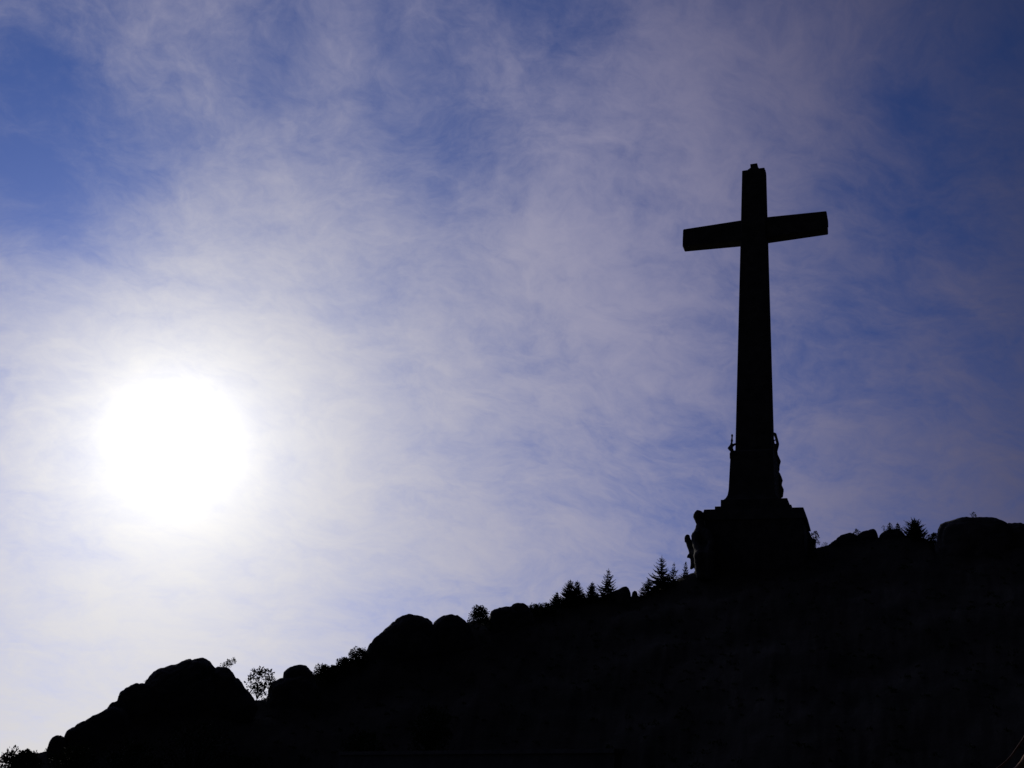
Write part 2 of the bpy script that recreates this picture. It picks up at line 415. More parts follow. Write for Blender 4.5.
# ------------------------------------------------------------------ the monument
D0 = 300.0
AX = at(755, 500, D0)
YAW = rad(-24.0)
def Z(y): return at(755, y, D0).z                # height on the axis of the cross
def Zf(y, h): return at(755, y, D0 - h * 1.0).z    # height of a front top edge h metres before the axis
def half(xl, xr, y):
    """half side of a square block of the monument from its seen width"""
    v = ray(755, y); k = D0 / math.hypot(v.x, v.y) 
    c = (v * k).dot(_F)
    return (xr - xl) / FPX * c / 1.118 / 2
def fit_front(xl, yl, xr, yr):
    """half side, sideways offset and top height of a square block from its two front top corners"""
    u = Vector((math.cos(YAW), math.sin(YAW), 0)); n_ = Vector((-u.y, u.x, 0)); o = Vector((0, 0, EYE)); h = 10.0
    c0 = Vector((AX.x, AX.y, 0))
    for _ in range(30):
        q = []
        for x, y in ((xl, yl), (xr, yr)):
            v = ray(x, y); k = ((c0 - n_ * h) - o).dot(n_) / v.dot(n_); p = o + v * k
            q.append(((p - c0).dot(u), p.z))
        h = (q[1][0] - q[0][0]) / 2
    return h, (q[0][0] + q[1][0]) / 2, (q[0][1] + q[1][1]) / 2
GZ = 72.0
f_ped, f_s2, f_s1 = fit_front(703.8, 511.7, 803.3, 505), fit_front(714.8, 508, 791.2, 503), fit_front(720.7, 501, 787.2, 496.8)
z_b2top, z_b2bot, z_ped = Zf(451, 6.2), f_s1[2], f_ped[2]
h_top, h_arm, h_low = [q * 1.025 for q in (half(742, 766, 171), half(740.6, 768, 245), half(736, 773.2, 430))]
z_top = Zf(169.0, h_top * 0.62); z_armc = Z(231.8); z_arm0, z_arm1 = z_armc - 3.4, z_armc + 3.4

mon = thing('monumental_cross', 'colossal dark stone cross on a stepped pedestal, crowning the rocky hill', 'cross', (AX.x, AX.y, GZ), YAW)
def zz(z): return z - GZ
s = MB()
hb = half(735.2, 774.2, 449) * 1.02
K = 0.62                                             # the shaft is less deep than wide
s.frustum(zz(z_b2top) - 0.5, zz(z_arm0), hb, hb * K, h_arm, h_arm * K, cham=0.3)
s.frustum(zz(z_arm0), zz(z_arm1), h_arm, h_arm * K, h_arm - 0.1, (h_arm - 0.1) * K, cham=0.3)
s.frustum(zz(z_arm1), zz(z_top), h_arm - 0.1, (h_arm - 0.1) * K, h_top, h_top * K, cham=0.25)
# proud central band running up each face
for sx, sy in ((1, 0), (-1, 0), (0, 1), (0, -1)):
    q = 0.22
    r0 = [(hb * 0.45, q), (h_top * 0.45, 0.12)]
    rings = []
    for (w_, p_), z_, h_ in ((r0[0], z_b2top - 0.5, hb), (r0[1], z_top - 0.03, h_top)):
        if sx: rings.append([(sx * (h_ - 0.3), -w_, zz(z_)), (sx * (h_ + p_), -w_, zz(z_)), (sx * (h_ + p_), w_, zz(z_)), (sx * (h_ - 0.3), w_, zz(z_))])
        else: rings.append([(-w_, sy * (h_ - 0.3), zz(z_)), (-w_, sy * (h_ + p_), zz(z_)), (w_, sy * (h_ + p_), zz(z_)), (w_, sy * (h_ - 0.3), zz(z_))])
    if sx: s.loft([[(x_, y_ * K, z_) for x_, y_, z_ in r_] for r_ in rings])
shaft = s.build('shaft', M_BLOCK, mon)
# arms: a chamfered beam with thicker end blocks
for sgn in (-1, 1):
    a = MB()
    def ring(x, hy, z0, z1, c):
        return [(sgn * x - 0.22, b, q) for b, q in ((hy - c, z0), (hy, z0 + c), (hy, z1 - c), (hy - c, z1), (-hy + c, z1), (-hy, z1 - c), (-hy, z0 + c), (-hy + c, z0))]
    L = 24.6
    za, zb = zz(z_arm0), zz(z_arm1)
    a.loft([ring(h_arm - 0.4, 1.9, za - 1.0, zb + 1.0, 0.3), ring(L - 0.25, 1.9, za - 0.3, zb + 0.3, 0.25), ring(L, 1.8, za - 0.1, zb + 0.1, 0.25)])
    a.loft([ring(L - 0.05, 1.1, za + 1.9, zb - 1.9, 0.25), ring(L + 0.22, 1.0, za + 2.1, zb - 2.1, 0.25)])
    a.build('arm', M_BLOCK, mon)
# crowning block on top: two concave steps and a nub
c = MB()
c.frustum(zz(z_top) - 0.02, zz(z_top) + 0.75, h_top * 0.52, h_top * 0.52, h_top * 0.48, h_top * 0.48)
c.frustum(zz(z_top) + 0.74, zz(z_top) + 1.5, h_top * 0.42, h_top * 0.42, h_top * 0.36, h_top * 0.36)
c.frustum(zz(z_top) + 1.49, zz(Zf(163.6, 1.2)), h_top * 0.29, h_top * 0.29, h_top * 0.31, h_top * 0.31)
c.build('finial', M_BLOCK, mon)
# upper base, flaring at the foot
b = MB()
hb0, hb1 = half(731.3, 777, 455), half(730.0, 779.5, 486)
prof = [(z_b2top + 0.6, hb0 - 0.5), (z_b2top, hb0), (z_b2bot + 4.2, hb1), (z_b2bot + 2.4, hb1 + 0.25), (z_b2bot + 1.3, hb1 + 0.7), (z_b2bot + 0.5, hb1 + 1.3), (z_b2bot + 0.06, hb1 + 1.8), (z_b2bot - 0.4, hb1 + 1.8)]
b.loft([[(hx, -hx, zz(z)), (hx, hx, zz(z)), (-hx, hx, zz(z)), (-hx, -hx, zz(z))] for z, hx in reversed(prof)])
b.build('upper_base', M_BLOCK, mon)
zs1, zs2 = f_s2[2], f_ped[2]
s1, s2 = f_s1[0], f_s2[0]
st = MB(); st.frustum(zz(zs1), zz(z_b2bot), s1, s1, s1, s1, f_s1[1], 0, cham=0.05)
st.build('step', M_BLOCK, mon)
st = MB(); st.frustum(zz(zs2), zz(zs1) - 0.003, s2, s2, s2, s2, f_s2[1], 0, cham=0.05)
st.build('step', M_BLOCK, mon)
# lower pedestal with a cornice
hp = f_ped[0]
ped = MB()
cx_, dy = f_ped[1], 0.40 * hp                         # a wide front block ...
ped.frustum(zz(Zf(520, 14)), zz(z_ped) - 0.003, hp + 0.75, dy + 0.5, hp, dy, cx_, dy - hp, cham=0.2)
ped.frustum(0.0, zz(Zf(520, 14)) - 0.003, hp + 0.5, dy + 0.9, hp - 0.2, dy + 0.1, cx_, dy - hp, cham=0.3)
ped.frustum(0.0, zz(z_ped) - 0.006, 11.2, 10.5, 10.8, 10.0, f_s2[1], 2.2, cham=0.3)      # ... and the core behind it
ped.build('pedestal', M_BLOCK, mon)
mon_inv = Matrix.Translation((AX.x, AX.y, GZ)) @ Matrix.Rotation(YAW, 4, 'Z')
def mon_pt(x, y, z): return mon_inv @ Vector((x, y, z - GZ))
def D_of(p): return math.hypot(p.x, p.y)

# ------------------------------------------------------------------ the carved colossi on the monument
def skin_body(name, joints, edges, mat, parent):
    """one continuous body: tapered limbs between joints {key: (position, radius)}, fused into a single skin"""
    bm = bmesh.new()
    for a_, b_ in edges:
        (p, r), (q, t) = joints[a_], joints[b_]
        n_ = max(2, int((q - p).length / (0.35 * min(r, t))) + 1)
        for k in range(n_ + 1):
            f = k / n_
            bmesh.ops.create_icosphere(bm, subdivisions=2, radius=r + (t - r) * f, matrix=Matrix.Translation(p.lerp(q, f)))
    me = bpy.data.meshes.new(name); bm.to_mesh(me); bm.free()
    o = bpy.data.objects.new(name, me); COL.objects.link(o)
    md = o.modifiers.new('fuse', 'REMESH'); md.mode = 'VOXEL'
    md.voxel_size = max(0.09, min(r for _, r in joints.values()) * 0.45)
    sm_ = o.modifiers.new('soft', 'SMOOTH'); sm_.iterations = 3; sm_.factor = 0.5
    dg = bpy.context.evaluated_depsgraph_get(); dg.update()
    me2 = bpy.data.meshes.new_from_object(o.evaluated_get(dg))
    me2.name = name
    o.modifiers.clear(); o.data = me2
    bpy.data.meshes.remove(me)
    me2.materials.clear(); me2.materials.append(mat)
    big_ = max(r for _, r in joints.values())
    for v in me2.vertices:                          # chiselled drapery
        n_ = noise.fractal(Vector((v.co.x * 1.2, v.co.y * 1.2, v.co.z * 0.35)), 0.6, 2.0, 4)
        v.co += v.normal * n_ * 0.05 * big_
    for p in me2.polygons: p.use_smooth = True
    o.parent = parent
    return o
def statue(label, base, pieces, group='carved colossi on the monument', fat=1.0):
    t = thing('statue', label, 'statue', tuple(base), 0, group)
    off = Vector(base)
    for nm, joints, edges in pieces:
        skin_body(nm, {k: (Vector(p) - off, r * fat) for k, (p, r) in joints.items()}, edges, M_STATUE, t)
    return t
MP = 0.306                                           # metres per pixel at the monument
# lower left: seated robed figure with a great bird at its knee, at the near left corner of the pedestal
cornL = mon_pt(f_ped[1] - hp, -hp, z_ped); DL = D_of(cornL) - 1.2
def A(x, y, dd=0.0): return at(x, y, DL + dd)
fig = {'pelvis': (A(704.5, 553), 3.3), 'waist': (A(703.5, 546), 3.0), 'chest': (A(701.3, 537), 2.75), 'collar': (A(701, 530.5), 1.9), 'neck': (A(700.6, 525), 1.15),
       'head0': (A(699.4, 519), 1.4), 'head': (A(698.4, 516.0), 1.68), 'brow': (A(698.7, 515.0), 1.6),
       'shl': (A(695, 536.5, -2.0), 1.3), 'ell': (A(696.5, 546, -4.0), 1.1), 'hal': (A(701, 551, -5.5), 0.9),
       'shr': (A(707, 534, -1.5), 1.6), 'elr': (A(712, 544, -4.0), 1.2), 'har': (A(708, 551, -6), 0.9),
       'knl': (A(699.5, 557, -6.0), 1.7), 'fol': (A(701, 576, -6.0), 1.4), 'knr': (A(709, 557, -6.0), 1.8), 'for': (A(709, 576, -6.0), 1.5), 'hem': (A(705, 574), 2.9)}
fe = [('pelvis', 'waist'), ('waist', 'chest'), ('chest', 'collar'), ('collar', 'neck'), ('neck', 'head0'), ('head0', 'head'), ('head', 'brow'), ('chest', 'shl'), ('shl', 'ell'), ('ell', 'hal'),
      ('chest', 'shr'), ('shr', 'elr'), ('elr', 'har'), ('pelvis', 'knl'), ('knl', 'fol'), ('pelvis', 'knr'), ('knr', 'for'), ('pelvis', 'hem')]
bird = {'body': (A(692.6, 551.5), 1.15), 'breast': (A(690.8, 546), 1.15), 'neck': (A(688.6, 541.5), 0.9), 'head': (A(687.3, 538), 0.88), 'crown': (A(687.6, 537.0), 0.8),
        'beak': (A(685.8, 541.4), 0.35), 'belly': (A(694, 558), 1.1), 'tail': (A(694, 564), 1.0), 'tip': (A(691.0, 568.4), 0.35), 'wing': (A(696, 553, -1), 1.3), 'wtip': (A(697, 563, -1), 0.9),
        'claw': (A(689.4, 555.4), 0.5), 'claw2': (A(687.8, 557.0), 0.35)}
be = [('body', 'breast'), ('breast', 'neck'), ('neck', 'head'), ('head', 'crown'), ('head', 'beak'), ('body', 'belly'), ('belly', 'tail'), ('tail', 'tip'), ('body', 'wing'), ('wing', 'wtip'), ('belly', 'claw'), ('claw', 'claw2')]
statue('huge seated robed stone figure with a bird at its knee, left corner of the pedestal', A(702, 576), [('figure', fig, fe), ('bird', bird, be)])
# lower right: mirrored seated figure at the far right corner, only its back and a crouched beast in outline
cornR = mon_pt(f_ped[1] + hp - 0.6, -hp * 0.05, z_ped); DR = D_of(cornR)
def B(x, y, dd=0.0): return at(x, y, DR + dd)
fig = {'pelvis': (B(803, 545), 3.2), 'waist': (B(801.5, 538), 3.0), 'chest': (B(800.5, 531), 2.3), 'collar': (B(799, 526), 1.5), 'neck': (B(798.5, 523), 1.0), 'head': (B(798.5, 519.5, -3), 1.2), 'crown': (B(798.5, 516.5, -3), 0.8),
       'shr': (B(803.6, 529), 1.3), 'elr': (B(806.2, 536), 1.1), 'har': (B(809, 541, -2), 0.9), 'knr': (B(809.5, 543.5, -2), 1.2), 'for': (B(812, 556, -2), 1.4), 'hem': (B(804, 558), 3.6)}
fe = [('pelvis', 'waist'), ('waist', 'chest'), ('chest', 'collar'), ('collar', 'neck'), ('neck', 'head'), ('head', 'crown'), ('chest', 'shr'), ('shr', 'elr'), ('elr', 'har'), ('pelvis', 'knr'), ('knr', 'for'), ('pelvis', 'hem')]
beast = {'chest': (B(811.5, 547), 1.1), 'neck': (B(812.3, 543.5), 0.9), 'head': (B(812.8, 541), 0.75), 'muzzle': (B(814.2, 542.2), 0.4), 'rump': (B(808.5, 552), 1.4), 'paw': (B(813.6, 553), 0.7), 'paw2': (B(814.2, 558), 0.6)}
bee = [('chest', 'neck'), ('neck', 'head'), ('head', 'muzzle'), ('chest', 'rump'), ('chest', 'paw'), ('paw', 'paw2')]
statue('huge seated figure with a crouching beast, half hidden behind the right pedestal corner', B(804, 562), [('figure', fig, fe), ('beast', beast, bee)])
# upper left: slim standing figure on the corner of the upper base, one arm reaching to the shaft
cU = mon_pt(-hb0, -hb0, z_b2top); DU = D_of(cU)
def C(x, y, dd=0.0): return at(x, y, DU + dd)
fig = {'hips': (C(732.4, 451.2), 0.52), 'waist': (C(731.6, 448.6), 0.48), 'chest': (C(731.4, 445.8), 0.56), 'neck': (C(731.7, 442.4), 0.26), 'head': (C(731.9, 440.6), 0.40), 'crown': (C(731.9, 439.0), 0.24),
       'shl': (C(730.2, 446.2), 0.36), 'ell': (C(728.6, 448.2), 0.32), 'hal': (C(730.2, 450.4, -0.6), 0.25), 'shr': (C(733.0, 445.4), 0.4), 'elr': (C(734.4, 444.4, .6), 0.36), 'har': (C(736.6, 444.0, 1.2), 0.34),
       'knl': (C(730.9, 453.6, -.4), 0.42), 'fol': (C(731.2, 458.0, -.4), 0.5), 'knr': (C(732.6, 454.5, .3), 0.5), 'for': (C(733.0, 458.0, .3), 0.6)}
fe = [('hips', 'waist'), ('waist', 'chest'), ('chest', 'neck'), ('neck', 'head'), ('head', 'crown'), ('chest', 'shl'), ('shl', 'ell'), ('ell', 'hal'), ('chest', 'shr'), ('shr', 'elr'), ('elr', 'har'),
      ('hips', 'knl'), ('knl', 'fol'), ('hips', 'knr'), ('knr', 'for')]
torch = {'grip': (C(732.0, 438.4), 0.26), 'mid': (C(732.1, 436.9), 0.2), 'cup': (C(732.1, 435.8), 0.34), 'tip': (C(732.1, 435.0), 0.3)}
te = [('grip', 'mid'), ('mid', 'cup'), ('cup', 'tip')]
statue('slim stone figure reaching an arm to the shaft, left top corner of the upper base', C(732.5, 460), [('figure', fig, fe), ('headpiece', torch, te)], fat=1.0)
# right side of the upper base: two figures, one above the other
cV = mon_pt(hb0, hb0 * 0.9, z_b2top); DV = D_of(cV)
def E_(x, y, dd=0.0): return at(x, y, DV + dd)
fig = {'hips': (E_(775.6, 456), 0.85), 'waist': (E_(775.2, 452), 0.75), 'chest': (E_(774.4, 447.5), 0.8), 'neck': (E_(773.4, 443.2), 0.4), 'head': (E_(772.6, 440.5), 0.6), 'crown': (E_(772.5, 438.5), 0.4),
       'sh': (E_(776.2, 449.6), 0.6), 'el': (E_(777.8, 444.2), 0.5), 'wr': (E_(776.2, 437.6), 0.45), 'ha': (E_(775.0, 434.4), 0.55), 'fin': (E_(773.8, 433.6), 0.45),
       'kn': (E_(778.6, 461.4), 0.75), 'sk': (E_(778.0, 465.5), 0.6), 'ft': (E_(777.8, 470), 0.6), 'kn2': (E_(775.6, 462), 0.9), 'ft2': (E_(775.6, 470), 0.9)}
fe = [('hips', 'waist'), ('waist', 'chest'), ('chest', 'neck'), ('neck', 'head'), ('head', 'crown'), ('chest', 'sh'), ('sh', 'el'), ('el', 'wr'), ('wr', 'ha'), ('ha', 'fin'), ('hips', 'kn'), ('kn', 'sk'), ('sk', 'ft'), ('hips', 'kn2'), ('kn2', 'ft2')]
statue('upper stone figure on the right of the base, raised arm bent against the shaft', E_(775.6, 470), [('figure', fig, fe)])
fig = {'hips': (E_(778.4, 486, .6), 1.1), 'waist': (E_(777.6, 481.4, .6), 0.85), 'chest': (E_(777.2, 476.5, .6), 0.9), 'neck': (E_(776.6, 472.6, .6), 0.5), 'head': (E_(776.4, 469.8, .6), 0.7), 'crown': (E_(776.4, 467.6, .6), 0.45),
       'sh': (E_(778.6, 473.6, .6), 0.5), 'el': (E_(781.5, 480.4, .6), 0.42), 'ha': (E_(780.4, 485.6, .6), 0.42),
       'kn': (E_(781.4, 489.6, .6), 0.75), 'sk': (E_(781.6, 492.4, .6), 0.6), 'ft': (E_(781.0, 496, .6), 0.7), 'kn2': (E_(778, 492, .6), 1.0), 'ft2': (E_(778, 497, .6), 1.0)}
fe = [('hips', 'waist'), ('waist', 'chest'), ('chest', 'neck'), ('neck', 'head'), ('head', 'crown'), ('chest', 'sh'), ('sh', 'el'), ('el', 'ha'), ('hips', 'kn'), ('kn', 'sk'), ('sk', 'ft'), ('hips', 'kn2'), ('kn2', 'ft2')]
statue('lower stone figure on the right of the base, elbow out, just above the steps', E_(778.4, 497), [('figure', fig, fe)])

# ------------------------------------------------------------------ conifers
def conifer(label, x, ytop, ybase, wide, D, seed, name='fir_tree', dens=1.0, full=0.0, group='conifers standing along the ridge', lean=0.0, bottom=0.08):
    """tapered trunk, whorls of drooping limbs with needle sprays; wide = spread in pixels"""
    rng = random.Random(seed)
    p0, p1 = at(x, ybase, D), at(x, ytop - 1.5, D)
    gz = ground_at(p0.x, p0.y)
    base = Vector((p0.x, p0.y, min(gz, p0.z) - 0.3)); H = p1.z - base.z
    Hs = p1.z - p0.z                                   # the part that carries the crown's shape
    Rm = wide * D * 1.22 / FPX / 2
    t = thing(name, label, 'tree', tuple(base), 0, group)
    tr = MB()
    r0 = max(0.10, H * 0.016)
    tip = Vector((lean * H, 0, H))
    tr.tube([Vector((0, 0, 0)), tip * 0.35, tip * 0.7, tip * 0.97], [r0, r0 * 0.75, r0 * 0.4, r0 * 0.12], 7)
    lf = MB()
    nl = int((9 + Hs * 1.0) * (0.75 + 0.25 * dens))
    for k in range(nl):
        u = bottom + (0.9 - bottom) * (k + rng.uniform(-.3, .3)) / (nl - 1)
        u = min(max(u, bottom), 0.91)
        c_ = tip * u
        env = Rm * (max(0.0, 1 - u / 0.94) ** (0.85 - full * 0.4)) * (0.75 + 0.25 * min(1.0, (u - bottom) * 8)) + 0.10
        nb = max(3, int((8 - 4 * u) * dens + rng.random()))
        a0 = rng.uniform(0, math.tau)
        for j in range(nb):
            a = a0 + j * math.tau / nb + rng.uniform(-.35, .35)
            L = env * rng.choice((0.5, 0.7, 0.9, 1.0, 1.2, 1.05)) * rng.uniform(0.85, 1.1)
            out = Vector((math.cos(a), math.sin(a), 0)); side = Vector((-out.y, out.x, 0))
            rise = rng.uniform(-0.18, 0.08) + 0.5 * u * u
            P = lambda s_: c_ + out * (L * s_) + Vector((0, 0, L * (rise * s_ - 0.22 * s_ * (1 - s_) * 2 + 0.16 * s_ ** 3)))
            tr.tube([P(0), P(0.5), P(0.95)], [0.035 + 0.012 * L, 0.025 + 0.004 * L, 0.012], 4)
            m_ = max(4, int(L * 5.5))
            for q in range(m_ + 1):
                s_ = 0.12 + 0.88 * q / m_
                b_ = P(s_)
                for sg in (-1, 1):
                    ll = (0.16 + 0.34 * L * (1.05 - s_)) * rng.uniform(0.7, 1.2) * (1.0 - 0.25 * u)
                    dirn = (side * sg + out * rng.uniform(0.5, 1.1) + Vector((0, 0, rng.uniform(-.3, .12))))
                    lf.leaf(b_, dirn, ll * 0.95, 0.12 + 0.09 * ll, rng)
                lf.leaf(b_, out + Vector((0, 0, rng.uniform(-.9, .5))), 0.24, 0.06, rng)
    for k in range(16):                                 # leading shoot
        a = k * 2.4
        lf.leaf(tip * (0.86 + 0.0078 * k), Vector((math.cos(a) * .7, math.sin(a) * .7, 1)), 0.10 + 0.02 * H * (1 - k / 16), 0.06, rng)
    tr.tube([tip * 0.9, tip * 0.96, tip], [0.07, 0.05, 0.02], 5)
    tr.build('trunk', M_BARK, t); lf.build('crown', M_PINE, t)
    return t

conifer('small fir at the far left end of the conifer row', 556, 593, 606, 14, 274, 1, lean=0.01, dens=1.4)
conifer('dark dense fir, left of a close pair near the left end of the row', 568.2, 580.2, 607, 20, 275, 2, dens=1.9, full=0.35)
conifer('fir with one long low limb to the right, right of a close pair', 575.6, 581.2, 606, 22, 276, 3, dens=1.7, full=0.1)
conifer('low filler fir standing between the close pair and the pointed narrow fir', 582.5, 594, 606, 14, 276.5, 4, dens=1.6, full=0.3)
conifer('narrow pointed fir between the close pair and the tall spiky fir', 591.2, 582.6, 605, 16, 277, 5, dens=1.9, full=0.2)
conifer('tall spiky fir with layered limbs, left of the wedge shaped boulder', 606.6, 569.2, 603, 27, 279, 6, dens=1.0)
conifer('bushy low fir on the left slope of the grove below the monument', 648, 579, 604, 20, 283, 7, dens=1.3, full=0.4)
conifer('low dark fir at the foot of the grove, next to the small upright stone', 641.5, 588, 604, 12, 282, 8, dens=1.2, full=0.3)
conifer('tallest fir of the grove left of the monument, with wide layered limbs', 660.4, 556, 596, 30, 284, 9, dens=1.1)
conifer('thin see through young fir between the tallest fir and the monument', 673.4, 563.6, 584, 15, 285, 10, dens=0.6)
conifer('short dark fir closest to the left side of the monument', 685.4, 562.6, 581, 11, 287, 11, dens=0.9)
conifer('low spreading fir beneath the thin young fir', 668, 575, 592, 22, 284, 12, dens=0.9, full=0.35)
conifer('sparse young pine on the rounded boulder, left of two', 890.6, 523.4, 538, 13, 296, 13, name='pine_tree', dens=1.3)
conifer('sparse young pine on the rounded boulder, right of two', 898.6, 523.6, 538, 13, 296, 14, name='pine_tree', dens=1.3)
conifer('broad full pine between the right hand boulders and the flat topped dome', 917, 519.2, 552, 27, 295, 15, name='pine_tree', dens=1.7, full=1.0)

# ------------------------------------------------------------------ shrubs and leafy trees
def bush(name, label, x, ytop, ybase, wide, D, seed, leaves=500, leaf=0.22, holes=0.5, shape=1.0, lean=0.0, cat='shrub', group='shrubs growing among the rocks', blobs=9, mat=None, fork=0.3, thick=1.0, zlow=0.28):
    """forked stems ending in leaf clumps; holes = how far the clumps stay apart"""
    rng = random.Random(seed)
    p0, p1 = at(x, ybase, D), at(x + lean, ytop, D)
    lat, inw = frame_at(p0)
    base = p0 - Vector((0, 0, 0.15)); H = (p1.z - base.z); R = wide * D * 1.06 / FPX / 2
    t = thing(name, label, cat, tuple(base), math.atan2(lat.y, lat.x), group)
    ln = lean * D / FPX
    wood, lf = MB(), MB()
    trunk_top = Vector((ln * fork, 0, H * fork))
    wr = max(0.02, H * 0.018) * thick
    wood.tube([Vector((0, 0, 0)), trunk_top * 0.6 + Vector((wr, 0, 0)), trunk_top], [wr * 1.6, wr * 1.3, wr], 6)
    centres = []
    for k in range(blobs):
        u = (k + 0.5) / blobs
        a = k * 2.4 + rng.uniform(-.4, .4)
        zf = zlow + (0.94 - zlow) * u ** 0.8
        rr = R * math.sqrt(max(0.05, 1 - ((zf - 0.45) / 0.6) ** 2)) * rng.uniform(0.35, 0.85) * (1.0 if shape == 1 else (1.15 - zf * 0.7))
        if shape == 2: rr = R * (0.2 + 0.95 * min(zf, 0.72)) * rng.uniform(0.35, 1.0) * (1.0 if zf < 0.75 else 0.62)
        centres.append((Vector((math.cos(a) * rr + ln * zf, math.sin(a) * rr * 0.9, H * zf * rng.uniform(0.9, 1.0))), (0.36 - 0.14 * holes) * min(R, H * 0.6) * rng.uniform(0.75, 1.2)))
    centres.append((Vector((ln, 0, H * 0.90)), 0.18 * min(R, H * 0.6)))
    for c_, cr in centres:
        mid = trunk_top.lerp(c_, 0.5) + Vector((rng.uniform(-.1, .1) * R, rng.uniform(-.1, .1) * R, 0.06 * H))
        wood.tube([trunk_top, mid, c_], [wr * 0.8, wr * 0.5, wr * 0.2], 5)
        for q in range(max(6, leaves // len(centres))):
            d_ = Vector((rng.gauss(0, 1), rng.gauss(0, 1), rng.gauss(0, .8)))
            d_ = d_.normalized() * cr * rng.random() ** 0.45
            p = c_ + d_
            if p.z < 0.03 * H: p.z = 0.03 * H
            lf.leaf(p, d_ + Vector((rng.uniform(-.5, .5) * cr, rng.uniform(-.5, .5) * cr, 0.3 * cr)), leaf * rng.uniform(0.6, 1.4), leaf * 0.32, rng)
    wood.build('branches' if cat != 'tree' else 'trunk', M_BARK, t); lf.build('foliage' if cat != 'tree' else 'crown', mat or M_LEAF, t)
    return t

bush('tree', 'leafy tree crown in the bottom left corner, below the small round boulder', 12, 751.5, 790, 38, 210, 31, 4200, 0.42, -0.3, cat='tree', blobs=22, group='leafy trees on the lower slope')
bush('tree', 'tuft topped small tree at the left corner, left of the small round boulder', 24, 748.6, 764, 9, 212, 32, 900, 0.3, -0.3, cat='tree', blobs=7, group='leafy trees on the lower slope')
bush('shrub', 'tiny dry shrub in the notch left of the great leftmost dome', 144.4, 678.8, 688, 5, 226, 33, 60, 0.2, 0.9, blobs=6)
bush('shrub', 'leaning feathery shrub on top of the great dome, pointing right', 218.5, 658.4, 669.5, 11, 229, 34, 330, 0.30, 0.3, blobs=11, lean=12, thick=0.6)
bush('tree', 'lacy small tree in the gap between two rock masses, sky showing through', 256, 666.5, 703, 34, 230, 35, 800, 0.54, 0.9, cat='tree', shape=2, blobs=22, fork=0.12, thick=0.5, zlow=0.22, group='small trees on the ridge')
bush('shrub', 'dark round shrub right of the square topped block', 322, 665.3, 684, 19, 240, 36, 2600, 0.36, -0.6, blobs=18, zlow=0.15)
bush('shrub', 'small dark shrub beside the square topped block, second of the row', 331.5, 664.8, 682, 10, 241, 37, 1300, 0.34, -0.6, blobs=10, zlow=0.15)
bush('shrub', 'rounded shrub stepping up the ridge below the wispy topped bush', 342, 658, 678, 17, 243, 38, 2400, 0.36, -0.6, blobs=16, zlow=0.15)
bush('shrub', 'wispy topped bush at the foot of the stepped dark rock', 356.5, 648, 668, 19, 246, 39, 2600, 0.34, 0.0, blobs=22, zlow=0.15)
bush('tree', 'bushy pine in the gap right of the touching pair of domes', 478, 606.6, 630, 24, 258, 40, 2600, 0.40, 0.0, cat='tree', blobs=20, shape=0.5, mat=M_PINE, group='small trees on the ridge')
bush('shrub', 'low scrub bush left of the first conifers, nearer the flat topped boulder', 535, 604.6, 616, 17, 268, 41, 1700, 0.34, -0.4, blobs=14, zlow=0.1)
bush('shrub', 'low scrub bush under the leftmost small fir', 546.5, 603.8, 616, 16, 270, 42, 1700, 0.34, -0.4, blobs=14, zlow=0.1)
bush('shrub', 'thin upright shrub against the right foot of the pedestal', 815.6, 530.5, 549, 8, 286, 43, 300, 0.4, 0.5, blobs=12)
bush('shrub', 'dry grass like shrub on the bare ridge right of the pedestal', 826, 542.6, 549, 9, 294, 44, 160, 0.22, 0.7, blobs=8)
bush('shrub', 'tiny dark shrub between the humped boulder and the tilted block', 857.2, 529.4, 540, 7, 296, 45, 260, 0.34, 0.3, blobs=8)
bush('shrub', 'thin leafless shrub left of the two sparse young pines', 884.4, 524.8, 534, 5, 296, 46, 40, 0.24, 1.0, blobs=7)
bush('shrub', 'dark shrub tucked against the left face of the flat topped dome', 935.2, 533, 552, 12, 291, 47, 1500, 0.36, -0.3, blobs=12, zlow=0.1)
bush('shrub', 'tiny plant growing alone on top of the flat topped dome', 973.6, 512.6, 520, 7, 288, 48, 80, 0.36, 0.6, blobs=6)
# dim leafy crowns on the lower slope
LOW = [(62, 742, 44, 195, 'round leafy tree on the dim lower slope below the small round boulder'),
       (182, 716, 76, 190, 'broad leafy tree on the dim lower slope under the great leftmost dome'),
       (118, 738, 54, 192, 'leafy tree on the dim lower slope under the long sloping slab'),
       (232, 752, 50, 185, 'low leafy tree at the bottom of the picture under the lacy small tree'),
       (425, 704, 40, 205, 'dim leafy tree on the slope under the touching pair of domes'),
       (352, 726, 40, 195, 'dim leafy tree on the slope above the left end of the retaining wall')]
for i, (x, y, w_, D, lab) in enumerate(LOW):
    p = at(x, y, D); gzz = ground_at(p.x, p.y)
    q = at(x, y + 40, D); yb = y + 40 * (p.z - gzz) / max(0.1, p.z - q.z)
    bush('tree', lab, x, y, max(yb, y + 20), w_, D, 60 + i, 3400, 0.42, 0.2, cat='tree', blobs=30, group='leafy trees on the lower slope')

